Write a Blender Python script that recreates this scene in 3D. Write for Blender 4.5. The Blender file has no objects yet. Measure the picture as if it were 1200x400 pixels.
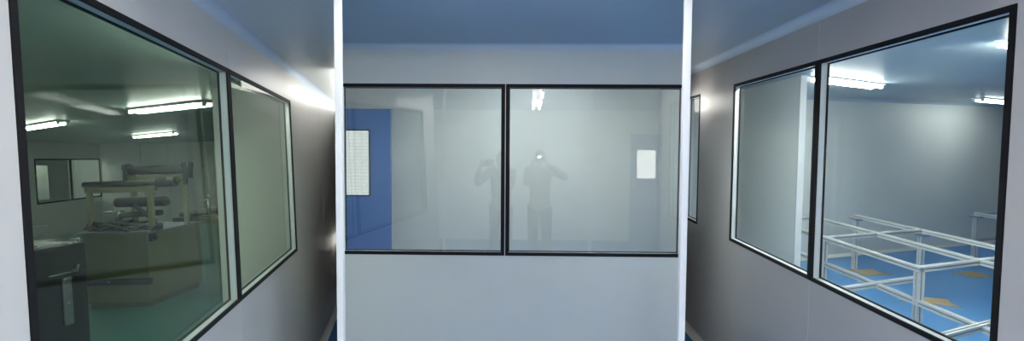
import bpy, bmesh, math, random
from mathutils import Vector, Matrix
random.seed(7)
SC = bpy.context.scene
COL = SC.collection
PI = math.pi
EYE = 1.65

# ------------------------------------------------------------------ camera and the three wall directions
FPX = 590.0
p_, r_ = math.atan(28 / 590), math.radians(.35)
FW = Vector((0, math.cos(p_), -math.sin(p_))); X0 = Vector((1, 0, 0)); D0 = FW.cross(X0)
RT = math.cos(r_) * X0 - math.sin(r_) * D0
DN = math.sin(r_) * X0 + math.cos(r_) * D0
cam = bpy.data.cameras.new('camera'); co = bpy.data.objects.new('camera', cam); COL.objects.link(co)
cam.sensor_width = 36; cam.lens = 36 * FPX / 1200; cam.clip_start = .02; cam.clip_end = 100
co.matrix_world = Matrix.Translation((0, 0, EYE)) @ Matrix((RT, -DN, -FW)).transposed().to_4x4()
SC.camera = co

def bay(ax, az):
    """frame of one wall run: x to the right, y along / ahead, z up, origin at eye height"""
    a = Vector(ax).normalized(); z = Vector(az); z = (z - a * z.dot(a)).normalized(); x = a.cross(z)
    return Matrix.Translation((0, 0, EYE)) @ Matrix((x, a, z)).transposed().to_4x4()
LB = bay((-.21525885, .97629083, -.02279996), (-.0398569, .01454472, .99909953))
RB = bay((.03855116, .99921891, .00868171), (-.00039244, -.00867304, .99996231))
CB = bay((.01745241, .9998477, 0), (0, 0, 1))
WB = Matrix.Translation((0, 0, EYE))                      # the plain upright hall behind
FZ = -EYE                                                 # floor height in every frame

# ------------------------------------------------------------------ materials
def mat(name, col, rough=.5, metal=0, noise=0, nscale=8, coat=0, bump=0, bscale=200, spec=.5):
    m = bpy.data.materials.new(name); m.use_nodes = True
    nt = m.node_tree; b = nt.nodes['Principled BSDF']
    b.inputs['Base Color'].default_value = (*col, 1); b.inputs['Roughness'].default_value = rough
    b.inputs['Metallic'].default_value = metal; b.inputs['Coat Weight'].default_value = coat
    b.inputs['Coat Roughness'].default_value = .15; b.inputs['Specular IOR Level'].default_value = spec
    tc = nt.nodes.new('ShaderNodeTexCoord')
    if noise:
        n = nt.nodes.new('ShaderNodeTexNoise'); n.inputs['Scale'].default_value = nscale; n.inputs['Detail'].default_value = 6
        nt.links.new(tc.outputs['Object'], n.inputs['Vector'])
        r = nt.nodes.new('ShaderNodeValToRGB')
        r.color_ramp.elements[0].position = .3; r.color_ramp.elements[1].position = .7
        r.color_ramp.elements[0].color = (*[c * (1 - noise) for c in col], 1)
        r.color_ramp.elements[1].color = (*[min(1, c * (1 + noise)) for c in col], 1)
        nt.links.new(n.outputs['Fac'], r.inputs['Fac']); nt.links.new(r.outputs['Color'], b.inputs['Base Color'])
    if bump:
        n2 = nt.nodes.new('ShaderNodeTexNoise'); n2.inputs['Scale'].default_value = bscale
        nt.links.new(tc.outputs['Object'], n2.inputs['Vector'])
        bu = nt.nodes.new('ShaderNodeBump'); bu.inputs['Strength'].default_value = bump; bu.inputs['Distance'].default_value = .01
        nt.links.new(n2.outputs['Fac'], bu.inputs['Height']); nt.links.new(bu.outputs['Normal'], b.inputs['Normal'])
    return m

def glass_mat(name, tint, refl, rough=0.0, ior=1.5):
    m = bpy.data.materials.new(name); m.use_nodes = True
    nt = m.node_tree; nt.nodes.clear()
    o = nt.nodes.new('ShaderNodeOutputMaterial'); mx = nt.nodes.new('ShaderNodeMixShader')
    t = nt.nodes.new('ShaderNodeBsdfTransparent'); g = nt.nodes.new('ShaderNodeBsdfGlossy')
    t.inputs['Color'].default_value = (*tint, 1); g.inputs['Roughness'].default_value = rough
    g.inputs['Color'].default_value = (1, 1, 1, 1)
    fr = nt.nodes.new('ShaderNodeFresnel'); fr.inputs['IOR'].default_value = ior
    ad = nt.nodes.new('ShaderNodeMath'); ad.operation = 'ADD'; ad.use_clamp = True; ad.inputs[1].default_value = refl
    ge = nt.nodes.new('ShaderNodeNewGeometry'); iv = nt.nodes.new('ShaderNodeMath'); iv.operation = 'SUBTRACT'; iv.inputs[0].default_value = 1
    nt.links.new(fr.outputs[0], ad.inputs[0])
    nt.links.new(ge.outputs['Backfacing'], iv.inputs[1])
    mu = nt.nodes.new('ShaderNodeMath'); mu.operation = 'MULTIPLY'
    nt.links.new(ad.outputs[0], mu.inputs[0]); nt.links.new(iv.outputs[0], mu.inputs[1])
    nt.links.new(mu.outputs[0], mx.inputs[0]); nt.links.new(t.outputs[0], mx.inputs[1]); nt.links.new(g.outputs[0], mx.inputs[2])
    nt.links.new(mx.outputs[0], o.inputs['Surface'])
    return m

def emit(name, col, s):
    m = bpy.data.materials.new(name); m.use_nodes = True; nt = m.node_tree; nt.nodes.clear()
    o = nt.nodes.new('ShaderNodeOutputMaterial'); e = nt.nodes.new('ShaderNodeEmission')
    e.inputs['Color'].default_value = (*col, 1); e.inputs['Strength'].default_value = s
    nt.links.new(e.outputs[0], o.inputs['Surface']); return m

def daylight_mat(name, s):
    """bright outdoors with pale facade grid, seen through a door pane"""
    m = emit(name, (1, 1, 1), s); nt = m.node_tree; e = [n for n in nt.nodes if n.type == 'EMISSION'][0]
    tc = nt.nodes.new('ShaderNodeTexCoord'); mp = nt.nodes.new('ShaderNodeMapping')
    mp.inputs['Rotation'].default_value = (PI / 2, 0, 0)
    b = nt.nodes.new('ShaderNodeTexBrick'); b.inputs['Scale'].default_value = 7
    b.inputs['Color1'].default_value = (.95, .97, .95, 1); b.inputs['Color2'].default_value = (.85, .88, .87, 1)
    b.inputs['Mortar'].default_value = (.68, .72, .70, 1); b.inputs['Mortar Size'].default_value = .03; b.offset = 0
    nt.links.new(tc.outputs['Object'], mp.inputs['Vector']); nt.links.new(mp.outputs[0], b.inputs['Vector'])
    nt.links.new(b.outputs['Color'], e.inputs['Color']); return m

M = dict(
    panel_dim=mat('wall_panel_dim', (.43, .415, .42), .42, noise=.02, nscale=3),  # panel copy darkened to stand in for dimmer light on the right wall
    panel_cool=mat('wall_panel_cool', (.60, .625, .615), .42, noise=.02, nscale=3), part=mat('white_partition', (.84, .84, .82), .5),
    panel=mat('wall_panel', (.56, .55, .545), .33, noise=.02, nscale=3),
    hallp=mat('hall_panel', (.82, .82, .80), .5, noise=.02, nscale=3),
    panel_far=mat('room_panel', (.78, .79, .76), .45, noise=.02, nscale=2),
    joint=mat('joint_sealant', (.62, .62, .62), .5),
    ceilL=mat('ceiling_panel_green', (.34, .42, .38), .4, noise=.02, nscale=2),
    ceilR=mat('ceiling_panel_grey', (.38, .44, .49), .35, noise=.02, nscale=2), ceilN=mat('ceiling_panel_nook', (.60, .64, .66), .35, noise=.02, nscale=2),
    ceil=mat('ceiling_panel', (.33, .455, .58), .35, noise=.03, nscale=2),  # blue-white panel; the blue floor's bounce is put into the tint
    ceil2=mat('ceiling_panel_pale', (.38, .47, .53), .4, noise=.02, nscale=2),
    cove=mat('cove_aluminium', (.54, .62, .72), .75),  # bluish reflection of the blue floor and door put into the colour
    base=mat('cove_base', (.78, .77, .70), .4),
    blue=mat('blue_epoxy_floor', (.045, .20, .50), .25, noise=.05, nscale=3, coat=.2),
    blueR=mat('blue_room_floor', (.08, .30, .66), .3, noise=.04, nscale=3),
    green=mat('green_epoxy_floor', (.03, .17, .135), .3, noise=.12, nscale=2, coat=.2),
    black=mat('black_gasket', (.006, .006, .008), .6, spec=.2),
    reveal=mat('reveal_white', (.66, .67, .68), .45),
    post=mat('post_white', (.93, .93, .93), .5),
    bdoor=mat('door_blue', (.12, .25, .62), .35, noise=.03, coat=.3),
    steel=mat('brushed_steel', (.55, .56, .58), .35, 1, noise=.08, nscale=30),
    alu=mat('aluminium_profile', (.58, .59, .59), .4, .1, noise=.04, nscale=30),
    slot=mat('profile_slot', (.24, .25, .26), .6), slotd=mat('dark_gasket', (.05, .05, .05), .6),
    card=mat('cardboard', (.42, .32, .19), .9, noise=.1, nscale=40),
    cream=mat('cream_cabinet', (.22, .215, .12), .5, noise=.06, nscale=5),
    dark=mat('dark_machine_paint', (.022, .023, .025), .4, noise=.2, nscale=9),
    roller=mat('roller_rubber', (.03, .028, .025), .7, noise=.25, nscale=20),
    housing=mat('lamp_housing', (.8, .8, .8), .4),
    gl=glass_mat('glass_green', (.80, .88, .83), .0, ior=1.18),
    gc=glass_mat('glass_clear', (.86, .90, .90), .045),
    gr=glass_mat('glass_cool', (.91, .95, .95), .0, ior=1.2),
    gp=glass_mat('glass_plain', (.92, .96, .94), .0, ior=1.2),
    tubeB=emit('tube_right_far', (.97, 1, .98), 7), tubeL=emit('tube_left', (.95, 1, .86), 15), fillK=emit('fill_tube_left', (.95, 1, .86), 17), tubeR=emit('tube_right', (1, 1, .93), 31), fillM=emit('fill_tube_right', (1, 1, .93), 42),
    tubeC=emit('tube_centre', (.97, .99, 1), 20), tubeH=emit('tube_hall', (1, 1, .95), 75), tubeN=emit('tube_near', (1, 1, .95), 10),
    fill_glow_low=emit('low_fill_strip_glow', (1, .98, .9), .35), fill_glow=emit('fill_strip_glow', (1, .98, .9), 1.5), flash=emit('flash_glow', (1, 1, 1), 90),
    day=daylight_mat('daylight_pane', .29), day2=daylight_mat('daylight_pane_bright', 2.2),
    skin=mat('skin', (.45, .28, .2), .5), hair=mat('hair', (.01, .009, .008), .5),
    shirt=mat('shirt_grey', (.09, .10, .11), .9, noise=.1), jacket=mat('jacket_dark', (.05, .05, .055), .9, noise=.1),
    trouser=mat('trousers', (.03, .035, .05), .9), shoe=mat('shoe', (.02, .02, .02), .5),
    cambody=mat('camera_black', (.02, .02, .022), .4), lens=mat('lens_glass', (.01, .01, .02), .05),
    red=mat('red_plastic', (.4, .03, .02), .4), lightpt=mat('pale_plastic', (.75, .75, .7), .4),
)

# ------------------------------------------------------------------ mesh builders
class MB:
    def __init__(s): s.bm = bmesh.new(); s.mi = 0
    def _f(s, vs):
        f = s.bm.faces.new(vs); f.material_index = s.mi; return f
    def hexa(s, c):                                       # c: 8 corners, bottom ring then top ring
        v = [s.bm.verts.new(q) for q in c]
        for q in ((0, 3, 2, 1), (4, 5, 6, 7), (0, 1, 5, 4), (1, 2, 6, 5), (2, 3, 7, 6), (3, 0, 4, 7)): s._f([v[i] for i in q])
        return s
    def box(s, a, b, bev=0):
        (x0, y0, z0), (x1, y1, z1) = a, b
        if bev:
            t = bmesh.new(); mm = bmesh.ops.create_cube(t, size=1)
            for v in t.verts: v.co = Vector(((x0 + x1) / 2 + v.co.x * (x1 - x0), (y0 + y1) / 2 + v.co.y * (y1 - y0), (z0 + z1) / 2 + v.co.z * (z1 - z0)))
            bmesh.ops.bevel(t, geom=t.edges[:], offset=bev, segments=2, affect='EDGES', profile=.5)
            mp = {v: s.bm.verts.new(v.co) for v in t.verts}
            for f in t.faces: s._f([mp[v] for v in f.verts])
            t.free(); return s
        return s.hexa([(x0, y0, z0), (x1, y0, z0), (x1, y1, z0), (x0, y1, z0), (x0, y0, z1), (x1, y0, z1), (x1, y1, z1), (x0, y1, z1)])
    def bar(s, a, b, w, h=None, up=(0, 0, 1)):            # square bar between two points
        a, b = Vector(a), Vector(b); h = h or w; d = (b - a).normalized(); u = Vector(up)
        if abs(d.dot(u)) > .95: u = Vector((0, 1, 0))
        sx = d.cross(u).normalized() * w / 2; uz = sx.cross(d).normalized() * h / 2
        return s.hexa([a - sx - uz, a + sx - uz, b + sx - uz, b - sx - uz, a - sx + uz, a + sx + uz, b + sx + uz, b - sx + uz])
    def rod(s, a, b, r, n=16, r2=None):
        a, b = Vector(a), Vector(b); r2 = r if r2 is None else r2; d = (b - a).normalized()
        u = d.orthogonal().normalized(); v = d.cross(u)
        A = [s.bm.verts.new(a + (u * math.cos(t) + v * math.sin(t)) * r) for t in [2 * PI * i / n for i in range(n)]]
        B = [s.bm.verts.new(b + (u * math.cos(t) + v * math.sin(t)) * r2) for t in [2 * PI * i / n for i in range(n)]]
        for i in range(n): s._f([A[i], A[(i + 1) % n], B[(i + 1) % n], B[i]]).smooth = True
        s._f(A[::-1]); s._f(B); return s
    def path(s, pts, r, n=8):
        for a, b in zip(pts, pts[1:]): s.rod(a, b, r, n)
        for q in pts[1:-1]: s.ball(q, r, 6)
        return s
    def ball(s, c, r, n=12, sc=(1, 1, 1)):
        t = bmesh.new(); bmesh.ops.create_uvsphere(t, u_segments=n, v_segments=max(4, n // 2 + 1), radius=r)
        mp = {v: s.bm.verts.new(Vector(c) + Vector((v.co.x * sc[0], v.co.y * sc[1], v.co.z * sc[2]))) for v in t.verts}
        for f in t.faces: s._f([mp[v] for v in f.verts]).smooth = True
        t.free(); return s
    def torus(s, c, R, r, axis='y', n=20, k=8):
        c = Vector(c); rings = []
        for i in range(n):
            a = 2 * PI * i / n; ring = []
            for j in range(k):
                b = 2 * PI * j / k; q = (R + r * math.cos(b)); x, z, y = q * math.cos(a), q * math.sin(a), r * math.sin(b)
                ring.append(s.bm.verts.new(c + (Vector((x, y, z)) if axis == 'y' else Vector((x, z, y)))))
            rings.append(ring)
        for i in range(n):
            for j in range(k):
                s._f([rings[i][j], rings[(i + 1) % n][j], rings[(i + 1) % n][(j + 1) % k], rings[i][(j + 1) % k]]).smooth = True
        return s
    def prism(s, poly, z0, z1):
        a = [s.bm.verts.new((x, y, z0)) for x, y in poly]; b = [s.bm.verts.new((x, y, z1)) for x, y in poly]; n = len(poly)
        s._f(a[::-1]); s._f(b)
        for i in range(n): s._f([a[i], a[(i + 1) % n], b[(i + 1) % n], b[i]])
        return s
    def profile(s, pts, a, b):                            # sweep a closed profile of points (given by fn) from a to b
        A = [s.bm.verts.new(q) for q in a]; B = [s.bm.verts.new(q) for q in b]; n = len(a)
        for i in range(n): s._f([A[i], A[(i + 1) % n], B[(i + 1) % n], B[i]])
        s._f(A[::-1]); s._f(B); return s
    def build(s, name, mats, parent=None, bayM=None, recalc=True):
        if recalc: bmesh.ops.recalc_face_normals(s.bm, faces=s.bm.faces[:])
        me = bpy.data.meshes.new(name); s.bm.to_mesh(me); s.bm.free()
        for m in (mats if isinstance(mats, (list, tuple)) else [mats]): me.materials.append(M[m] if isinstance(m, str) else m)
        o = bpy.data.objects.new(name, me); COL.objects.link(o)
        if parent: o.parent = parent
        elif bayM is not None: o.matrix_world = bayM
        return o

def tag(o, label, cat, group=None):
    o['label'] = label; o['category'] = cat
    if group: o['group'] = group
    return o
def struct(o, label=None):
    o['kind'] = 'structure'
    if label: o['label'] = label
    return o
def thing(name, bayM, loc, rz=0, label=None, cat=None, group=None):
    o = bpy.data.objects.new(name, None); COL.objects.link(o); o.empty_display_size = .05
    o.matrix_world = bayM @ Matrix.Translation(loc) @ Matrix.Rotation(rz, 4, 'Z')
    if label: tag(o, label, cat, group)
    return o

# ------------------------------------------------------------------ wall runs: (s along wall, t into the room behind, z)
DL, DR, DC = .772, 1.41, 3.216
def LW(s, t, z): return (-DL - t, s, z)
def RW(s, t, z): return (DR + t, s, z)
def CW(s, t, z): return (s, DC + t, z)
TH = .042
def wbox(mb, W, s0, s1, t0, t1, z0, z1):
    return mb.hexa([W(s0, t0, z0), W(s1, t0, z0), W(s1, t1, z0), W(s0, t1, z0), W(s0, t0, z1), W(s1, t0, z1), W(s1, t1, z1), W(s0, t1, z1)])

def wall(name, W, B, s0, s1, zc, holes, zb, zt, joints, label, pm='panel'):
    mb = MB(); cur = s0
    for a, b in holes:
        if a > cur: wbox(mb, W, cur, a, 0, TH, FZ, zc + .02)
        wbox(mb, W, a, b, 0, TH, FZ, zb); wbox(mb, W, a, b, 0, TH, zt, zc + .02); cur = b
    if s1 > cur: wbox(mb, W, cur, s1, 0, TH, FZ, zc + .02)
    mb.mi = 1
    for j, lo, hi in joints: wbox(mb, W, j - .0012, j + .0012, -.0008, .002, lo, hi)
    return struct(mb.build(name, [pm, 'joint'], bayM=B), label)

def cove(name, W, B, s0, s1, zc, R, m='cove', floor=False):
    def prof(s):
        pts = [W(s, 0, zc), ]; pts = []
        for i in range(9):
            a = PI / 2 * i / 8                             # concave arc centred one radius off wall and ceiling
            t = -R + R * math.cos(a); z = R - R * math.sin(a)
            pts.append(W(s, t - .001, (zc - R + (R - z) if not floor else FZ + R - (R - z))))
        pts.append(W(s, 0.001, zc if not floor else FZ))
        return pts
    mb = MB(); mb.profile(None, prof(s0), prof(s1))
    o = mb.build(name, m, bayM=B)
    for f in o.data.polygons: f.use_smooth = False
    return struct(o)

def window(name, W, B, s0, s1, z0, z1, gm, label, fw=.02, dots=False):
    root = thing(name, B, W((s0 + s1) / 2, 0, z0)); struct(root, label)
    inv = Matrix.Translation(-Vector(W((s0 + s1) / 2, 0, z0)))
    def fin(mb, nm, m):
        for v in mb.bm.verts: v.co = inv @ v.co
        return mb.build(nm, m, root)
    g = .0025
    a, b = s0 + g, s1 - g
    mb = MB()                                             # black front frame, four mitred strips
    wbox(mb, W, a, b, -.003, .004, z0, z0 + fw); wbox(mb, W, a, b, -.003, .004, z1 - fw, z1)
    wbox(mb, W, a, a + fw, -.003, .004, z0 + fw, z1 - fw); wbox(mb, W, b - fw, b, -.003, .004, z0 + fw, z1 - fw)
    fin(mb, 'window_frame', 'black')
    mb = MB()                                             # pale reveal lining the opening
    wbox(mb, W, a, b, .005, TH - .001, z0, z0 + fw * .9); wbox(mb, W, a, b, .005, TH - .001, z1 - fw * .9, z1)
    wbox(mb, W, a, a + fw * .9, .005, TH - .001, z0 + fw * .9, z1 - fw * .9); wbox(mb, W, b - fw * .9, b, .005, TH - .001, z0 + fw * .9, z1 - fw * .9)
    fin(mb, 'reveal', 'reveal')
    mb = MB(); k = .006; e = fw * .9                      # thin gasket round the rear pane
    t0, t1 = TH - .009, TH - .001
    wbox(mb, W, a + e, b - e, t0, t1, z0 + e, z0 + e + k); wbox(mb, W, a + e, b - e, t0, t1, z1 - e - k, z1 - e)
    wbox(mb, W, a + e, a + e + k, t0, t1, z0 + e, z1 - e); wbox(mb, W, b - e - k, b - e, t0, t1, z0 + e, z1 - e)
    fin(mb, 'gasket', 'black')
    c = Vector(W(0, -1, 0)) - Vector(W(0, 0, 0))
    for nm, t, mm in (('glass_pane', .0035, gm), ('rear_pane', TH - .005, 'gp')):
        mb = MB(); vs = [mb.bm.verts.new(W(*q)) for q in ((s0 + .01, t, z0 + .01), (s1 - .01, t, z0 + .01), (s1 - .01, t, z1 - .01), (s0 + .01, t, z1 - .01))]
        f = mb.bm.faces.new(vs); f.normal_update()
        if f.normal.dot(c) < 0: f.normal_flip()
        o = fin(mb, nm, mm) if False else None
        for v in mb.bm.verts: v.co = inv @ v.co
        mb.build(nm, mm, root, recalc=False)
    if dots:
        for i, s in enumerate(dots):
            mb = MB(); q = Vector(W(s, .001, z0 + .055)); mb.rod(q, q + Vector((0, -.004, 0)), .006, 12)
            fin(mb, 'glass_button', 'steel')
    return root

LZ, RZ, CZ = (-.657, .443), (-.688, .413), (-.703, .397)
CL, CR, CC = .68, .652, .645
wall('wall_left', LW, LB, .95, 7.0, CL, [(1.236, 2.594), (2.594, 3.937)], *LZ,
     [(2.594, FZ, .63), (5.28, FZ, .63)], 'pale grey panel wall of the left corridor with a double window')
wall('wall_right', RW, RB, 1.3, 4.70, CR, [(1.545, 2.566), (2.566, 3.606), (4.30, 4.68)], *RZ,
     [(2.566, FZ, .60), (4.30, .413, .60)], 'grey panel wall on the right with a double window and one more beyond', 'panel_dim')
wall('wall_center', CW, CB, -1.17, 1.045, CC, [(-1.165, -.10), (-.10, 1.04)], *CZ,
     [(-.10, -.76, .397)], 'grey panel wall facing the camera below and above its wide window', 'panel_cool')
window('window_1', LW, LB, 1.236, 2.594, *LZ, 'gl', 'large near window of the left wall looking into the machine room')
window('window_2', LW, LB, 2.594, 3.937, *LZ, 'gl', 'farther window of the left wall with a pale view')
window('window_3', CW, CB, -1.165, -.10, *CZ, 'gc', 'left pane of the facing window with the blue door behind', fw=.022, dots=[-.19])
window('window_4', CW, CB, -.10, 1.04, *CZ, 'gc', 'right pane of the facing window with the flash reflected', fw=.022, dots=[-.035])
window('window_5', RW, RB, 1.545, 2.566, *RZ, 'gr', 'large near window of the right wall looking onto aluminium frames')
window('window_6', RW, RB, 2.566, 3.606, *RZ, 'gr', 'middle window of the right wall with a white partition behind')
window('window_7', RW, RB, 4.30, 4.68, *RZ, 'gr', 'sliver of window at the far end of the right wall')
cove('trim_1', LW, LB, .95, 7.0, CL, .045)
cove('trim_2', RW, RB, 1.3, 4.70, CR, .047)
cove('trim_3', CW, CB, -1.15, 1.03, CC, .035)
cove('baseboard_left', LW, LB, .95, 6.9, CL, .05, 'base', True)
cove('baseboard_right', RW, RB, 1.3, 4.70, CR, .05, 'base', True)
cove('baseboard_center', CW, CB, -1.15, 1.03, CC, .05, 'base', True)

# slim white posts added as dividers between the runs, and the splayed walls behind
KL, KR = -200.0 / 590, 200.0 / 590                        # x per metre of depth
for nm, k, lab in (('trim_4', KL, 'added slim white divider post between the left and middle walls'), ('trim_5', KR, 'added slim white divider post between the middle and right walls')):
    y = 1.92; w = .0125; c = .6578 * (1 if k > 0 else -1)
    mb = MB(); mb.box((c - w, y - w, FZ), (c + w, y + w, .70), .002)
    struct(mb.build(nm, 'post', bayM=WB), lab)
def slab(name, a, b, th, m, B=WB, z0=FZ, z1=.72, label=None):
    a, b = Vector((*a, 0)), Vector((*b, 0)); n = Vector((-(b - a).y, (b - a).x, 0)).normalized() * th / 2
    mb = MB(); mb.prism([(a - n).to_2d()[:], (b - n).to_2d()[:], (b + n).to_2d()[:], (a + n).to_2d()[:]], z0, z1)
    return struct(mb.build(name, m, bayM=B), label)
slab('wall_partition_left', (KL * 3.24, 3.24), (KL * 6.6, 6.6), .04, 'part')
slab('wall_partition_right', (KR * 3.24 - .01, 3.24), (KR * 5.6 - .02, 5.6), .03, 'panel_far')

# ceilings and floors: the side runs meet the middle one under and over the splayed walls
def sheet(name, poly, z0, z1, m, B, label=None):
    mb = MB(); mb.prism(poly, z0, z1); return struct(mb.build(name, m, bayM=B), label)
def seam(B, k, Y, z):
    """local (x, y) in frame B of the point at height z straight above/below the splay line at depth Y"""
    I = B.inverted(); a = I @ Vector((k * Y, Y, EYE - 5)); b = I @ Vector((k * Y, Y, EYE + 5)); t = (z - a.z) / (b.z - a.z); p = a.lerp(b, t)
    return (p.x, p.y)
def side_poly(B, k, X, z, y0, y1):
    return [(X, y0), (X, y1), seam(B, k, 6.3 if k < 0 else 4.5, z), seam(B, k, .9, z)]
for nm, zl, zr in (('ceiling', CL, CR), ('floor', FZ, FZ)):
    up = (0, .03) if nm == 'ceiling' else (-.04, 0)
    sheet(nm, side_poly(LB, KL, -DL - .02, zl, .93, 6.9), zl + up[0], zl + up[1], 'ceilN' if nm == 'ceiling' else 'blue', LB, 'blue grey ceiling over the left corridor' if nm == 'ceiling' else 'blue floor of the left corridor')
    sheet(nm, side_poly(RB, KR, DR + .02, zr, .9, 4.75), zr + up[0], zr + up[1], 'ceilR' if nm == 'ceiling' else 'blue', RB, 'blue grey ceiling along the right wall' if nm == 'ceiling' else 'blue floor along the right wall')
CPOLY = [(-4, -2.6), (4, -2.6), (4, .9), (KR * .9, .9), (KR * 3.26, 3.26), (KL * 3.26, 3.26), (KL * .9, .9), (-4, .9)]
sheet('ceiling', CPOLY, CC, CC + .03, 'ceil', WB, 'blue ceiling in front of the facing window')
sheet('floor', CPOLY, FZ - .04, FZ, 'blue', WB, 'blue floor of the hall')

# hall behind the camera
slab('wall_back', (-4, -2.45), (4, -2.45), .06, 'hallp', label='back wall of the hall, seen only as a reflection')
slab('wall_hall_left', (-3.9, -2.4), (-3.9, .95), .06, 'hallp')
slab('wall_hall_right', (3.9, -2.4), (3.9, 1.3), .06, 'hallp')
slab('wall_return_left', (-3.9, 1.06), (-1.06, 1.06), .05, 'hallp')
slab('wall_return_right', (1.53, 1.30), (3.9, 1.30), .05, 'hallp')

# centre room
struct(sheet('floor', [(KL * 3.3 + .02, 3.3), (KR * 3.3 - .02, 3.3), (KR * 5.6, 5.6), (KL * 5.6, 5.6)], FZ - .04, FZ, 'blue', WB, 'blue floor behind the facing window'))
sheet('ceiling', [(KL * 3.3, 3.26), (KR * 3.3, 3.26), (KR * 5.65, 5.65), (KL * 5.65, 5.65)], .70, .73, 'panel_far', WB, 'pale ceiling behind the facing window')
slab('wall_center_back', (KL * 5.6 - .05, 5.62), (KR * 5.6 + .05, 5.62), .04, 'panel_far', label='plain grey wall behind the facing window')

def blue_door(name, B, loc, w, h, label, win, dm, handle_side=1, rz=0):
    """leaf in local x 0..w, faces -y, z from floor"""
    r = thing(name, B, loc, rz); struct(r, label)
    x0, x1, z0, z1 = win
    mb = MB()
    for a, b in (((0, 0, 0), (x0, .045, h)), ((x1, 0, 0), (w, .045, h)), ((x0, 0, 0), (x1, .045, z0)), ((x0, 0, z1), (x1, .045, h))): mb.box(a, b)
    mb.build('door_leaf', 'bdoor', r)
    mb = MB(); e = .014
    mb.box((x0 - e, -.008, z0 - e), (x1 + e, -.001, z0)); mb.box((x0 - e, -.008, z1), (x1 + e, -.001, z1 + e))
    mb.box((x0 - e, -.008, z0), (x0, -.001, z1)); mb.box((x1, -.008, z0), (x1 + e, -.001, z1))
    mb.build('window_frame', 'slotd', r)
    mb = MB(); mb.box((x0, .02, z0), (x1, .026, z1)); mb.build('window_pane', dm, r)
    if not handle_side: return r
    hx = w - .06 if handle_side > 0 else .06
    mb = MB(); mb.box((hx - .02, -.006, .95), (hx + .02, 0, 1.12), .002); mb.rod((hx, 0, 1.06), (hx, -.05, 1.06), .009); mb.rod((hx, -.05, 1.06), (hx - .12 * handle_side, -.05, 1.06), .009)
    mb.build('door_handle', 'steel', r)
    return r
dY = 5.40
blue_door('door_1', WB, (-1.835, dY, FZ), .53, 2.045, 'blue door with a bright glazed panel at the left of the facing window',
          (.05, .30, 1.12, 1.81), 'day', 0)
blue_door('door_2', WB, (2.51, -2.40, FZ), .64, 1.88, 'blue door leaf with a bright pane reflected in the facing window', (.20, .53, 1.11, 1.60), 'day2', rz=PI)
blue_door('door_3', WB, (3.16, -2.40, FZ), .64, 1.88, 'second blue door leaf of the pair behind the camera', (.23, .56, 1.11, 1.60), 'day2', -1, rz=PI)

# ------------------------------------------------------------------ fluorescent fixtures
def fixture(B, a, b, zc, tm, label, group=None, gap=.05, n=2, cat='ceiling light'):
    a, b = Vector((*a, 0)), Vector((*b, 0)); L = (b - a).length; c = (a + b) / 2; rz = math.atan2((b - a).y, (b - a).x)
    r = thing('fluorescent_light', B, (c.x, c.y, zc), rz, label, cat, group)
    mb = MB(); h = L / 2
    mb.box((-h - .02, -gap - .03, -.03), (h + .02, gap + .03, 0), .004); mb.build('housing', 'housing', r)
    ys = [-gap, gap] if n == 2 else [0]
    for y in ys:
        mb = MB(); mb.rod((-h + .02, y, -.047), (h - .02, y, -.047), .014, 8); mb.build('tube', tm, r)
        for e in (-1, 1):
            mb = MB(); mb.box((e * h - .018, y - .016, -.066), (e * h + .018, y + .016, -.03), .003); mb.build('lamp_holder', 'housing', r)
    return r
fixture(LB, (-3.02, 6.70), (-1.97, 5.93), CL, 'tubeL', 'long ceiling light nearest the glass of the machine room', 'machine room ceiling lights')
fixture(LB, (-5.55, 12.35), (-4.4, 11.35), CL, 'tubeL', 'farthest thin ceiling light of the machine room', 'machine room ceiling lights')
fixture(LB, (-5.65, 9.2), (-4.55, 8.15), CL, 'tubeL', 'leftmost ceiling light of the machine room, cut by the frame', 'machine room ceiling lights')
fixture(RB, (2.75, 5.05), (3.78, 5.72), CR + .02, 'tubeR', 'bright double tube light over the aluminium frame, beside the mullion', 'right room ceiling lights')
fixture(RB, (6.25, 7.35), (7.35, 7.95), CR + .02, 'tubeB', 'double tube light near the right edge of the near window', 'right room ceiling lights')
fixture(RB, (2.97, 3.28), (3.8, 3.65), CR + .02, 'tubeR', 'ceiling light whose tip shows in the top right window corner', 'right room ceiling lights')
fixture(WB, (-.3, 4.3), (.7, 4.3), .70, 'tubeC', 'ceiling light above the room behind the facing window')
fixture(WB, (.21, .25), (.21, 1.05), CC, 'tubeN', 'nearer hall ceiling light reflected high in the facing window', 'hall ceiling lights', gap=.045)
fixture(WB, (-.5, 1.70), (.5, 1.70), CC, 'tubeN', 'added fill light running across just before the two white posts', 'hall ceiling lights', gap=.045)  # unseen light added to brighten the dark left corridor
fixture(WB, (.21, -1.45), (.21, .05), CC, 'tubeH', 'farther hall ceiling light reflected in the facing window', 'hall ceiling lights', gap=.045)

fixture(RB, (1.75, 2.6), (1.75, 3.8), .66, 'fillM', 'added fill light above the near side of the room with aluminium frames', 'right room ceiling lights')  # hidden light added to brighten the partition behind the middle window
fixture(LB, (-.98, 2.5), (-.98, 3.7), CL, 'fillK', 'added fill light just inside the left windows', 'machine room ceiling lights')  # hidden light added to brighten the inner wall of the machine room
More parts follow.
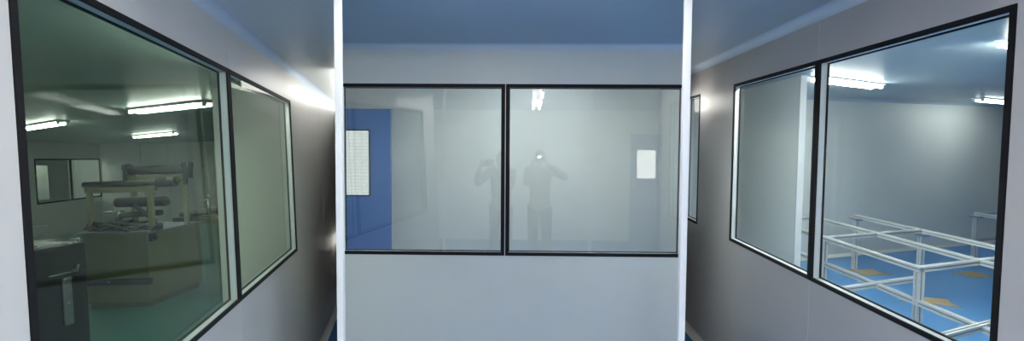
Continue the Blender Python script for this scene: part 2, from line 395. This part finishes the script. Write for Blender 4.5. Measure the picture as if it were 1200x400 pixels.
# ------------------------------------------------------------------ left machine room
LXW, LYW = -8.4, 16.6
RMT = .72
sheet('floor', [(-DL - TH, 1.1), (-DL - TH, LYW), (LXW, LYW), (LXW, 1.1)], FZ - .04, FZ, 'green', LB, 'dark green floor of the machine room')
sheet('ceiling', [(-DL - TH, 1.1), (-DL - TH, LYW), (LXW, LYW), (LXW, 1.1)], CL, CL + .03, 'ceilL', LB, 'pale ceiling of the machine room')
slab('wall_machine_room_far', (LXW, LYW), (-DL, LYW), .06, 'panel_far', LB)
slab('wall_machine_room_near', (LXW, 1.13), (-DL - TH, 1.13), .06, 'panel_far', LB)
slab('wall_machine_room_side', (-DL - TH / 2, 7.0), (-DL - TH / 2, LYW), TH, 'panel_far', LB)
mb = MB()                                                 # opposite wall with its own pair of windows
ow0, ow1, ow2, oz0, oz1 = 13.94, 15.25, 16.58, -.82, .265
for a, b, c, d in ((1.1, ow0, FZ, .72), (ow0, ow2, FZ, oz0), (ow0, ow2, oz1, .72), (ow2, LYW, FZ, .72)): mb.box((LXW - .06, a, c), (LXW, b, d))
struct(mb.build('wall_machine_room_opposite', 'panel_far', bayM=LB))
for i, (a, b) in enumerate(((ow0, ow1), (ow1, ow2 - .02))):
    r = thing('window_%d' % (8 + i), LB, (LXW, (a + b) / 2, oz0)); struct(r, ('small far window with a pale inner panel, left of its pair', 'small far window right of its pair, partly behind the machine')[i])
    h = (b - a) / 2; H = oz1 - oz0; mb = MB(); w = .035
    mb.box((-.01, -h, 0), (.012, h, w)); mb.box((-.01, -h, H - w), (.012, h, H)); mb.box((-.01, -h, w), (.012, -h + w, H - w)); mb.box((-.01, h - w, w), (.012, h, H - w))
    mb.build('window_frame', 'black', r)
    mb = MB(); mb.box((-.004, -h + w, w), (0, h - w, H - w)); mb.build('glass_pane', 'gp', r)
    if not i: mb = MB(); mb.box((-.055, -.12, .03), (-.04, h - .03, H - .03)); mb.box((-.055, -h + .03, .03), (-.04, -.12, .10)); mb.box((-.055, -h + .03, H - .16), (-.04, -.12, H - .03)); mb.build('inner_panel', 'panel_dim', r)
slab('wall_beyond', (LXW - 1.2, 13.0), (LXW - 1.2, 17.6), .05, 'panel_far', LB)
slab('wall_beyond', (LXW - 1.2, 17.6), (LXW, 17.6), .05, 'panel_far', LB)
slab('wall_beyond', (LXW - 1.2, 13.0), (LXW, 13.0), .05, 'panel_far', LB)
fixture(LB, (LXW - .9, 15.6), (LXW - .2, 15.6), .66, 'tubeL', 'ceiling light behind the small far windows of the machine room')
# thin vertical pipes on the far wall
for x in (-7.35, -6.65, -5.75):
    mb = MB(); mb.rod((0, 0, 0), (0, 0, 2.3), .022, 10)
    r = thing('wall_pipe', LB, (x, LYW - .07, FZ), 0, 'thin pale pipe running up the far wall behind the machine', 'pipe', 'pipes on the far wall of the machine room')
    mb.build('pipe', 'lightpt', r)
    for z in (.5, 1.6): k = MB(); k.box((-.035, -.03, z), (.035, .04, z + .03)); k.build('pipe_clip', 'steel', r)

slab('wall_machine_room_inner', (-DL - TH, 5.02), (-1.63, 5.02), .05, 'panel_far', LB, label='pale inner wall filling the farther left window')
# the big cream machine
mr = thing('coating_machine', LB, (-2.93, 6.63, FZ), math.radians(-14), 'cream cabinet machine with dark rollers and an upright frame on the green floor', 'machine')
MW, MD, MH = .77, .95, .87
mb = MB(); mb.box((-MW, 0, .06), (0, MD, MH), .006); mb.box((-MW + .03, .03, 0), (-.03, MD - .03, .06)); mb.build('cabinet', 'cream', mr)
mb = MB(); mb.box((-MW - .012, -.012, .27), (.012, .0, .345)); mb.box((-MW - .012, -.02, .30), (.012, -.011, .315)); mb.box((.0, -.012, .27), (.014, .03, .345)); mb.build('bumper_strip', 'dark', mr)
mb = MB(); mb.ball((-.47, -.022, .31), .012, 8); mb.build('latch', 'steel', mr)
mb = MB(); mb.box((-MW - .05, -.03, MH), (.03, .05, MH + .03), .004); mb.box((-MW - .05, .05, MH), (.03, MD, MH + .012)); mb.build('top_plate', 'slot', mr)
TB = MH + .012
def upright(x, y, h, w=.05):
    k = MB(); k.box((x - w / 2, y - w / 2, TB), (x + w / 2, y + w / 2, TB + h), .003); k.build('upright', 'cream', mr)
for x, y, h in ((-.76, .12, .50), (-.02, .12, .52), (-.62, .62, .66), (.16 - .1, .62, .60)): upright(x, y, h)
mb = MB(); mb.box((-.80, .09, TB + .47), (.05, .15, TB + .53), .004); mb.box((-.70, .59, TB + .60), (.10, .65, TB + .64), .004); mb.build('crossbeam', 'cream', mr)
mb = MB(); mb.rod((-.82, .12, TB + .57), (.12, .12, TB + .57), .038); mb.build('front_roller', 'roller', mr)
mb = MB(); mb.rod((.08, .12, TB + .57), (.30, .12, TB + .58), .058); mb.rod((.30, .12, TB + .58), (.33, .12, TB + .58), .03); mb.build('motor', 'dark', mr)
mb = MB(); mb.rod((-.66, .62, TB + .72), (.06, .62, TB + .72), .055); mb.build('rear_roller', 'roller', mr)
for x in (-.68, .10):
    k = MB(); k.box((x - .03, .56, TB + .60), (x + .03, .68, TB + .80), .006); k.rod((x - .05, .62, TB + .76), (x + .05, .62, TB + .76), .05); k.box((x - .02, .55, TB + .52), (x + .015, .60, TB + .62)); k.build('roller_bracket', 'dark', mr)
mb = MB(); mb.rod((-.62, .35, TB + .33), (.0, .35, TB + .33), .06); mb.rod((-.66, .35, TB + .33), (.04, .35, TB + .33), .02); mb.build('printing_roller', 'roller', mr)
for i in range(18):
    pass
mb = MB()
for i in range(22): mb.rod((-.6 + i * .027, .35, TB + .392), (-.6 + i * .027, .35, TB + .405), .006, 6)
mb.build('pin_row', 'steel', mr)
mb = MB(); mb.box((-.74, .28, TB + .20), (-.58, .40, TB + .23), .004); mb.rod((-.66, .33, TB + .23), (-.66, .33, TB + .31), .012); mb.ball((-.66, .33, TB + .31), .022, 10)
mb.rod((-.60, .33, TB + .10), (-.60, .33, TB + .22), .035); mb.build('adjuster', 'steel', mr)
mb = MB(); mb.rod((-.55, .30, TB + .17), (-.02, .28, TB + .20), .035); mb.bar((-.32, .24, TB + .30), (-.05, .22, TB + .10), .05, .03); mb.build('doctor_blade', 'dark', mr)
mb = MB()                                                 # heaped dark hoses and cable on top of the cabinet
rnd = random.Random(3)
for i in range(16):
    x = -.70 + rnd.random() * .62; y = .0 + rnd.random() * .3; z = TB + .03 + rnd.random() * .07
    pts = [Vector((x + .20 * math.sin(t * 1.3 + i), y + .06 * math.cos(t + i), max(TB + .02, z + .04 * math.sin(t * 2 + i) - .012 * abs(t - 3)))) for t in range(7)]
    mb.path(pts, .018, 6)
for i in range(14): mb.ball((-.72 + i * .058, .1 + .05 * math.sin(i * 2), TB + .035), .05, 8, (1.3, 1, .8))
mb.build('hose_bundle', 'dark', mr)
mb = MB(); mb.path([Vector((.02, .14, TB + .45)), Vector((-.06, .13, TB + .38)), Vector((-.07, .12, TB + .25)), Vector((.0, .12, TB + .15))], .008, 6); mb.build('cable', 'dark', mr)
mb = MB(); mb.box((.0, .02, MH - .10), (.045, .10, MH - .01), .006); mb.rod((.045, .06, MH - .06), (.075, .06, MH - .06), .018); mb.build('switch_box', 'dark', mr)
mb = MB(); mb.torus((-MW - .05, -.02, MH - .045), .032, .008); mb.build('lifting_eye', 'steel', mr)

# roller conveyor bench behind the machine
cv = thing('roller_conveyor', LB, (-2.95, 8.35, FZ), math.radians(-14), 'long dark roller bench standing behind the cream machine', 'conveyor')
mb = MB(); mb.box((-.45, .0, .78), (.62, 2.9, .86), .006); mb.build('bed', 'dark', cv)
for x in (-.40, .57):
    for y in (.08, 2.8):
        k = MB(); k.box((x - .03, y - .03, 0), (x + .03, y + .03, .78), .003); k.build('leg', 'cream', cv)
for i in range(12):
    k = MB(); k.rod((-.42, .15 + i * .24, .89), (.60, .15 + i * .24, .89), .045, 12); k.build('roller', 'dark', cv)
mb = MB(); mb.box((.0, -.25, .80), (.42, .02, .87), .004); mb.box((.05, -.22, .87), (.35, -.02, .90), .004); mb.build('cream_tray', 'cream', cv)
mb = MB(); mb.rod((.08, .06, .86), (.08, .06, 1.12), .018); mb.rod((.0, .06, 1.10), (.16, .06, 1.12), .014); mb.ball((.08, .06, 1.16), .03, 10); mb.build('hand_valve', 'steel', cv)

# dark control cabinet in the left foreground
cc = thing("control_cabinet", LB, (-2.68, 5.0, FZ), math.radians(-25), "dark steel cabinet with a pale handle plate at the left edge of the near window", "cabinet")


CH = 1.02
mb = MB(); mb.box((-.62, -1.15, .08), (0, 0, CH), .008); mb.box((-.58, -1.1, 0), (-.04, -.05, .08)); mb.build('body', 'dark', cc)
mb = MB(); mb.box((.001, -.56, .12), (.008, -.03, CH - .04), .002); mb.build('door', 'dark', cc)
mb = MB(); mb.box((.009, -.215, .36), (.030, -.145, .74), .004); mb.rod((.02, -.215, .74), (.02, -.145, .74), .016); mb.ball((.032, -.18, .54), .01, 8); mb.build('handle_plate', 'steel', cc)
mb = MB(); mb.rod((.01, -.12, .80), (.05, -.12, .80), .012); mb.rod((.05, -.12, .79), (.06, -.11, .85), .010); mb.rod((.01, -.30, .79), (.012, -.13, .79), .006); mb.build('lever', 'steel', cc)
for y in (-.38, -.06):
    mb = MB(); mb.torus((-.03, y, CH + .035), .028, .007, 'x'); mb.rod((-.03, y, CH), (-.03, y, CH + .012), .014); mb.build('lifting_eye', 'steel', cc)
mb = MB(); mb.box((-.6, -1.1, CH), (-.05, -.1, CH + .006)); mb.build('top_rim', 'slot', cc)
# steel bench with a clear acrylic case, behind the dark cabinet
bn = thing('steel_bench', LB, (-3.85, 6.2, FZ), math.radians(-14), 'steel bench with roller rails behind the dark cabinet', 'bench')
mb = MB(); mb.box((-.75, -.3, .84), (.0, .35, .87), .004); mb.build('bench_top', 'slot', bn)
for x in (-.7, -.05):
    for y in (-.25, .3):
        mb = MB(); mb.box((x - .02, y - .02, 0), (x + .02, y + .02, .84)); mb.build('leg', 'steel', bn)
mb = MB(); mb.rod((-.75, -.2, .90), (0, -.2, .90), .02); mb.rod((-.75, 0, .90), (0, 0, .90), .02); mb.build('rail', 'steel', bn)
ac = thing('acrylic_case', LB, (-4.15, 6.35, FZ + .93), math.radians(-14), 'clear acrylic tray lying on the steel bench behind the dark cabinet', 'case')
mb = MB()
for a, b in (((-.3, -.2), (.3, -.2)), ((.3, -.2), (.3, .2)), ((.3, .2), (-.3, .2)), ((-.3, .2), (-.3, -.2))):
    for z in (0, .10): mb.bar((*a, z), (*b, z), .008)
    mb.bar((*a, 0), (*a, .10), .008)
mb.build('edge_frame', 'steel', ac)
mb = MB(); mb.box((-.29, -.19, .002), (.29, .19, .006)); mb.build('clear_panel', 'gp', ac)

# ------------------------------------------------------------------ right room
P = [(DR + TH, 1.34), (10.5, 1.34), (10.5, 9.85), (DR + TH, 6.35)]
def rfloor(nm, z0, z1, m, lab): return sheet(nm, P, z0, z1, m, RB, lab)
rfloor('floor', FZ - .04, FZ, 'blueR', 'blue floor under the aluminium frames')
rfloor('ceiling', .66, .69, 'ceil2', 'blue grey ceiling over the aluminium frames')
slab('wall_right_room_back', (DR, 6.33), (10.5, 9.83), .05, 'panel_far', RB, label='pale back wall of the room with aluminium frames')
slab('wall_right_room_side', (10.5, 1.3), (10.5, 9.9), .05, 'panel_far', RB)
slab('wall_right_room_near', (DR + TH, 1.36), (10.5, 1.36), .05, 'panel_far', RB)
slab('wall_right_room_inner', (DR + TH / 2, 4.75), (DR + TH / 2, 6.4), .05, 'panel_far', RB)
pt = slab('wall_partition', (2.62, 5.02), (2.62, 6.75), .05, 'panel_far', RB, label='white partition standing inside the room behind the middle window')
mb = MB(); mb.box((2.59, 5.0, FZ), (2.65, 5.02, .66)); struct(mb.build('trim_6', 'reveal', bayM=RB), 'white end trim of the partition')
mb = MB(); d = Vector((8.99, 3.5, 0)).normalized(); n = Vector((d.y, -d.x, 0))
A, Bp = Vector((DR, 6.30, 0)), Vector((10.4, 9.80, 0))
def cp(o, z0, s): return [o + n * q[0] + Vector((0, 0, z0 + s * q[1])) for q in ((.0, 0), (.05, 0), (.036, .012), (.012, .036), (0, .05))]
mb.profile(None, cp(A, FZ, 1), cp(Bp, FZ, 1)); struct(mb.build('baseboard_right_room', 'base', bayM=RB))
mb = MB(); mb.profile(None, cp(A, .66, -1), cp(Bp, .66, -1)); struct(mb.build('trim_7', 'cove', bayM=RB))
mb = MB(); mb.bar((9.2, 9.27, FZ), (9.2, 9.27, .66), .04); struct(mb.build('trim_8', 'reveal', bayM=RB), 'white corner strip on the pale back wall')

PW = .049
def profile_bar(mb, a, b, w=PW):
    """slotted aluminium extrusion: square bar with four dark grooves"""
    a, b = Vector(a), Vector(b); mb.mi = 0; d = (b - a).normalized()
    up = Vector((0, 0, 1)) if abs(d.z) < .9 else Vector((0, 1, 0))
    sx = d.cross(up).normalized(); uz = sx.cross(d).normalized()
    q = w * .36
    for i in (-1, 1):
        for j in (-1, 1): o = sx * i * (w / 2 - q / 2 - .0) + uz * j * (w / 2 - q / 2); mb.bar(a + o, b + o, q, q)
    mb.mi = 1; mb.bar(a, b, w * .72, w * .72); mb.mi = 0
def aluframe(loc, label, bars, pads, group=None):
    r = thing('aluminium_frame', RB, loc, 0, label, 'frame', group); o = Vector(loc)
    for nm, a, b in bars:
        mb = MB(); profile_bar(mb, Vector(a) - o, Vector(b) - o, PW if 'post' in nm else .042); mb.build(nm, ['alu', 'slot'], r)
    for q in pads:                                        # bracket gussets under the top rails
        mb = MB(); q = Vector(q) - o
        mb.hexa([q + Vector(v) for v in ((-.025, -.07, -.03), (.025, -.07, -.03), (.025, .07, -.03), (-.025, .07, -.03), (-.06, -.09, 0), (.06, -.09, 0), (.06, .09, 0), (-.06, .09, 0))])
        mb.build('corner_bracket', 'steel', r)
    return r
TZ, LOZ = -.945, -1.20
h = PW / 2
P1, P2, P3, P4, P5 = (4.27, 6.74), (4.28, 5.64), (2.95, 3.89), (2.93, 5.10), (4.28, 4.44)
post = lambda p: ('post', (*p, FZ), (*p, TZ - h))
bars = [post(P1), post(P2), post(P3), post(P4), post(P5),
        ('top_rail', (P3[0], P3[1] - h, TZ), (2.93, 6.3, TZ)), ('top_rail', (3.63, 3.75, TZ), (3.63, 6.55, TZ)), ('top_rail', (4.28, 4.0, TZ), (4.27, P1[1] + h, TZ)),
        ('cross_rail', (P4[0] + h, P4[1] + .01, TZ), (P2[0] - h, P2[1] - .01, TZ)), ('cross_rail', (P3[0] + h, P3[1] + .01, TZ), (P5[0] - h, P5[1] - .01, TZ)),
        ('cross_rail', (2.95, 6.28, TZ), (3.61, 6.53, TZ)),
        ('lower_rail', (2.94, 6.0, LOZ), (2.95, 3.2, LOZ)), ('lower_cross_rail', (2.53, 4.16, LOZ + .01), (3.42, 4.545, LOZ + .01)),
        ('lower_cross_rail', (2.50, 3.13, LOZ + .01), (3.70, 3.72, LOZ + .01)), ('lower_post', (2.55, 4.17, FZ), (2.55, 4.17, LOZ)), ('lower_post', (3.6, 3.67, FZ), (3.6, 3.67, LOZ))]
aluframe((3.6, 4.9, FZ), 'large bare workbench frame of slotted aluminium rails on the blue floor', bars,
         [(P1[0], P1[1], TZ - h), (P2[0], P2[1], TZ - h)])
Q1, Q2 = (6.1, 7.1), (7.4, 7.5)
aluframe((6.7, 7.0, FZ), 'smaller aluminium frame standing far back by the right edge of the near window',
         [post(Q1), post(Q2), post((6.1, 6.3)), post((7.4, 6.8)), ('top_rail', (6.1, 6.28, TZ), (6.1, 7.12, TZ)), ('top_rail', (7.4, 6.78, TZ), (7.4, 7.52, TZ)),
          ('cross_rail', (6.12, 7.1, TZ), (7.38, 7.5, TZ)), ('cross_rail', (6.12, 6.3, TZ), (7.38, 6.8, TZ)), ('lower_cross_rail', (6.12, 7.1, -1.3), (7.38, 7.5, -1.3))],
         [(*Q1, TZ - h)])
for i, (x, y, a, w, lab) in enumerate(((4.33, 6.58, .2, .34, 'flat piece of cardboard under the farthest post of the large frame'),
                                      (4.18, 5.42, -.35, .42, 'torn cardboard sheet on the floor behind the nearest post'),
                                      (5.62, 6.55, .1, .30, 'small cardboard piece on the floor near the right edge of the window'))):
    mb = MB(); k = random.Random(i)
    poly = [(-w * .6, -.12), (-w * .2, -.16), (w * .15, -.13), (w * .6, -.17), (w * .5, .02), (w * .62, .13), (0, .11), (-w * .5, .15), (-w * .42, .0)]
    mb.prism(poly, 0, .006)
    tag(mb.build('cardboard_sheet', 'card', bayM=RB @ Matrix.Translation((x, y, FZ)) @ Matrix.Rotation(a, 4, 'Z')), lab, 'cardboard', 'cardboard scraps under the frames')

# fill strips added out of sight on the splayed walls, brightening the side runs
def fill_strip(k, y0, y1, z, side, th, label, em='fill_glow'):
    a, b = Vector((k * y0, y0, 0)), Vector((k * y1, y1, 0)); d = (b - a).normalized(); n = Vector((-d.y, d.x, 0)) * side
    c = (a + b) / 2 + n * (th / 2 + .001); r = thing('added_fill_strip', WB, (c.x, c.y, z), math.atan2(d.y, d.x), label, 'added fill light')
    L = (b - a).length / 2; q = side
    mb = MB(); mb.box((-L, min(0, q * .006), -.07), (L, max(0, q * .006), .07)); mb.build('backplate', 'housing', r)
    mb = MB(); mb.box((-L + .01, min(q * .0065, q * .014), -.06), (L - .01, max(q * .0065, q * .014), .06)); mb.build('diffuser', em, r)
fill_strip(KL, 3.8, 6.3, .50, 1, .04, 'added slim fill strip on the splayed wall, reflected as a glow beyond the left windows')
fill_strip(KR, 4.02, 4.52, .375, -1, .03, 'added short fill strip mirrored in the sliver window on the right wall')

fill_strip(KL, 5.5, 6.4, -1.08, 1, .04, 'added short low fill strip near the floor of the left corridor', 'fill_glow_low')  # low strip added for the glow at the corridor's far end
# ------------------------------------------------------------------ two people behind the camera (seen as reflections)
def skin_obj(name, verts, edges, rad, m, parent, sub=2, root=0):
    me = bpy.data.meshes.new(name); me.from_pydata([Vector(v) for v in verts], edges, [])
    o = bpy.data.objects.new(name, me); COL.objects.link(o)
    o.modifiers.new('skin', 'SKIN').use_smooth_shade = True
    if not me.skin_vertices: 
        bpy.context.view_layer.objects.active = o; bpy.ops.mesh.customdata_skin_add()
    for i, v in enumerate(me.skin_vertices[0].data):
        q = rad[i]; v.radius = q if isinstance(q, tuple) else (q, q); v.use_root = (i == root)
    s = o.modifiers.new('sub', 'SUBSURF'); s.levels = s.render_levels = sub
    bpy.context.view_layer.update()
    ev = o.evaluated_get(bpy.context.evaluated_depsgraph_get()); nm = bpy.data.meshes.new_from_object(ev)
    o.modifiers.clear(); o.data = nm; bpy.data.meshes.remove(me); nm.name = name
    nm.materials.clear(); nm.materials.append(M[m])
    for f in nm.polygons: f.use_smooth = True
    o.parent = parent; return o
def person(loc, H, arms, top, label, rz=0, head_yaw=0, head_pitch=0):
    """H standing height; arms: {side: (elbow, wrist, hand_dir, thumb_dir)} in person space (facing +y)"""
    r = thing('person', WB, loc, rz, label, 'person'); k = H / 1.70
    S = lambda *q: Vector(q) * k
    hip, chest, neck, hd = S(0, 0, .93), S(0, -.01, 1.25), S(0, 0, 1.44), S(0, .02, 1.57)
    V, E, R = [], [], []
    def add(p, rad, link=None):
        V.append(p); R.append(rad if isinstance(rad, tuple) else rad); i = len(V) - 1
        if link is not None: E.append((link, i))
        return i
    i0 = add(hip, (.15 * k, .11 * k)); i1 = add(S(0, .0, 1.08), (.13 * k, .10 * k), i0); i2 = add(chest, (.155 * k, .11 * k), i1); i3 = add(S(0, 0, 1.38), (.10 * k, .075 * k), i2)
    i4 = add(neck, .055 * k, i3); i5 = add(S(0, .01, 1.50), .057 * k, i4)
    wr = {}
    for s in (-1, 1):
        a = add(S(.17 * s, 0, 1.385), .062 * k, i3); el, wt, hdr, thd = arms[s]
        b = add(Vector(el), .043 * k, a); c = add((Vector(el) + Vector(wt)) / 2, .038 * k, b); d = add(Vector(wt), .026 * k, c)
        hdr = Vector(hdr).normalized(); palm = add(Vector(wt) + hdr * .05 * k, (.036 * k, .02 * k), d); wr[s] = palm
        # legs
        kn = S(.10 * s, .02, .50); an = S(.115 * s, -.02, .09)
        e = add(S(.09 * s, 0, .84), .088 * k, i0); f_ = add(kn, .058 * k, e); g = add((kn + an) / 2 + S(0, -.02, .05), .055 * k, f_); add(an, .036 * k, g)
    body = skin_obj('body', V, E, R, 'skin', r, 2)
    # five separate fingers on each hand, joined into the body mesh
    bm = bmesh.new(); bm.from_mesh(body.data)
    for s in (-1, 1):
        el, wt, hdr, thd = arms[s]; hdr = Vector(hdr).normalized(); thd = Vector(thd).normalized(); pn = hdr.cross(thd).normalized() * 1
        o = Vector(wt) + hdr * .075 * k
        curl = arms.get('curl', 1) * (1 if s > 0 else -1)
        for j, L in enumerate((.062, .07, .066, .052)):
            base = o + thd * (.027 - .018 * j) * k; q0 = base; q1 = q0 + (hdr * .55 + pn * .25 * curl).normalized() * L * .5 * k; q2 = q1 + (hdr * .25 + pn * .8 * curl).normalized() * L * .35 * k; q3 = q2 + (pn * curl - hdr * .3).normalized() * L * .3 * k
            t = MB(); 
            for a_, b_, ra, rb in ((q0 - hdr * .02 * k, q1, .009, .0085), (q1, q2, .0085, .008), (q2, q3, .008, .0065)): t.rod(a_, b_, ra * k, 8, rb * k); t.ball(b_, rb * k, 8)
            me = bpy.data.meshes.new('t'); t.bm.to_mesh(me); t.bm.free(); bm.from_mesh(me); bpy.data.meshes.remove(me)
        t0 = Vector(wt) + hdr * .03 * k + thd * .02 * k; t1 = t0 + (thd * .8 + hdr * .5).normalized() * .035 * k; t2 = t1 + (hdr + pn * .5 * curl).normalized() * .03 * k
        t = MB(); t.rod(t0, t1, .012 * k, 8, .010 * k); t.ball(t1, .010 * k, 8); t.rod(t1, t2, .010 * k, 8, .008 * k); t.ball(t2, .008 * k, 8)
        me = bpy.data.meshes.new('t'); t.bm.to_mesh(me); t.bm.free(); bm.from_mesh(me); bpy.data.meshes.remove(me)
    # head with brow, nose, lips, ears
    hm = Matrix.Translation(hd) @ Matrix.Rotation(head_yaw, 4, 'Z') @ Matrix.Rotation(head_pitch, 4, 'X') @ Matrix.Scale(k, 4)
    t = bmesh.new(); bmesh.ops.create_uvsphere(t, u_segments=32, v_segments=24, radius=1)
    for v in t.verts:
        x, y, z = v.co; jaw = 1 - .32 * max(0, -z) ** 1.5
        X, Y, Z = x * .075 * jaw, y * .095 * (1 - .12 * max(0, -z)) + (.012 * max(0, -z) if y > 0 else 0), z * .115
        if y > 0:
            Y += .026 * math.exp(-(X / .013) ** 2 - ((Z + .018) / .022) ** 2)
            Y += .008 * math.exp(-(X / .026) ** 2 - ((Z + .062) / .010) ** 2)
            for e in (-1, 1): Y -= .012 * math.exp(-((X - e * .031) / .016) ** 2 - ((Z - .006) / .012) ** 2)
            Y += .006 * math.exp(-((Z - .028) / .012) ** 2)
        v.co = (X, Y, Z)
    for e in (-1, 1):
        bmesh.ops.create_uvsphere(t, u_segments=10, v_segments=8, radius=1, matrix=Matrix.Translation((e * .076, -.005, 0)) @ Matrix.Diagonal((.008, .018, .030, 1)))
    for v in t.verts: v.co = hm @ v.co
    me = bpy.data.meshes.new('t'); t.to_mesh(me); t.free(); bm.from_mesh(me); bpy.data.meshes.remove(me)
    for f in bm.faces: f.smooth = True
    bm.to_mesh(body.data); bm.free()
    mb = MB()
    for e in (-1, 1):
        mb = MB(); mb.ball(hm @ Vector((e * .031, .074, .006)), .011 * k, 10); mb.build('eye', 'cambody', r)
    t = MB(); bmesh.ops.create_uvsphere(t.bm, u_segments=32, v_segments=20, radius=1)
    for v in list(t.bm.verts):
        x, y, z = v.co
        if (y > .35 and z < .42) or z < -.45: t.bm.verts.remove(v); continue
        v.co = hm @ Vector((x * (.080 + .003 * math.sin(y * 17 + z * 9)), y * .100 - .004 + .003 * math.sin(x * 21), z * .120 + .004 + .003 * math.sin(x * 15 + y * 11)))
    for f in t.bm.faces: f.smooth = True
    ho = t.build('hair', 'hair', r); so = ho.modifiers.new('thick', 'SOLIDIFY'); so.thickness = .012
    # clothing over the same skeleton
    n_arm = {}
    V2, E2, R2 = [], [], []
    def add2(p, rad, link=None):
        V2.append(p); R2.append(rad); i = len(V2) - 1
        if link is not None: E2.append((link, i))
        return i
    j0 = add2(S(0, 0, .90), (.175 * k, .13 * k)); j1 = add2(S(0, 0, 1.08), (.155 * k, .12 * k), j0); j2 = add2(chest, (.18 * k, .13 * k), j1); j3 = add2(S(0, 0, 1.385), (.12 * k, .09 * k), j2); add2(S(0, 0, 1.43), .066 * k, j3)
    for s in (-1, 1):
        a = add2(S(.175 * s, 0, 1.385), .078 * k, j3); el, wt = Vector(arms[s][0]), Vector(arms[s][1])
        b = add2(el, .060 * k, a); add2(wt + (el - wt) * .12, .042 * k, b)
    skin_obj(top, V2, E2, R2, 'shirt' if top == 'shirt' else 'jacket', r, 2)
    V2, E2, R2 = [], [], []
    j0 = add2(S(0, 0, .93), (.165 * k, .125 * k))
    for s in (-1, 1):
        e = add2(S(.095 * s, 0, .80), .105 * k, j0); f_ = add2(S(.10 * s, .02, .50), .078 * k, e); add2(S(.115 * s, -.02, .10), .066 * k, f_)
    skin_obj('trousers', V2, E2, R2, 'trouser', r, 2)
    for s in (-1, 1):
        mb = MB(); mb.ball(S(.115 * s, .05, .045), .12 * k, 16, (.40, 1.12, .42)); mb.ball(S(.115 * s, -.03, .07), .055 * k, 12, (.9, 1, 1.0))
        mb.box(S(.115 * s - .045, -.08, 0), S(.115 * s + .045, .17, .02), .006)
        mb.build('shoe', 'shoe', r)
    return r
PA = (.26, -.62, FZ)                                        # photographer with the flash
person(PA, 1.62, {1: ((.37, .08, 1.22), (.10, .24, 1.42), (-.5, .5, .5), (0, -.2, 1)), -1: ((-.19, .16, 1.12), (-.13, .24, 1.40), (.5, .5, .4), (0, -.2, 1))},
       'shirt', 'person in a grey shirt, elbows out, holding a camera with lit flash')
PBx = (-.29, -.72, FZ)
person(PBx, 1.58, {1: ((.13, .22, 1.06), (-.08, .36, 1.40), (-.6, .3, .1), (0, .1, 1)), -1: ((-.34, .12, 1.12), (-.27, .34, 1.37), (.3, .5, .3), (0, 0, 1))},
       'jacket', 'person in a dark jacket holding a camera, reflected left of the middle bar')
def camera_thing(loc, lit, label, k=1):
    r = thing('compact_camera', WB @ Matrix.Translation(loc) @ Matrix.Scale(k, 4), (0, 0, 0), 0, label, 'camera')
    mb = MB(); mb.box((-.058, -.02, -.035), (.058, .012, .035), .006); mb.build('body', 'cambody', r)
    mb = MB(); mb.rod((0, .012, -.002), (0, .035, -.002), .026, 24, .023); mb.rod((0, .035, -.002), (0, .038, -.002), .016, 20); mb.build('lens_barrel', 'lens', r)
    mb = MB(); mb.box((-.045, .012, .016), (-.015, .017, .030), .002); mb.build('flash_window', 'flash' if lit else 'lightpt', r)
    mb = MB(); mb.rod((.035, -.004, .035), (.035, -.004, .041), .008, 12); mb.build('shutter_button', 'steel', r)
    return r
camera_thing((.27, -.32, -.16), True, 'small black camera with its flash firing, held by the person on the right')
camera_thing((-.46, -.30, -.22), False, 'larger dark camera held out beside the person left of the middle bar', 1.45)

# ------------------------------------------------------------------ world and colour
w = bpy.data.worlds.new('world'); SC.world = w; w.use_nodes = True
w.node_tree.nodes['Background'].inputs[0].default_value = (.05, .06, .07, 1); w.node_tree.nodes['Background'].inputs[1].default_value = .3
vs = SC.view_settings; vs.view_transform = 'Standard'; vs.look = 'None'; vs.gamma = 1; vs.use_curve_mapping = False; vs.exposure = 1.68
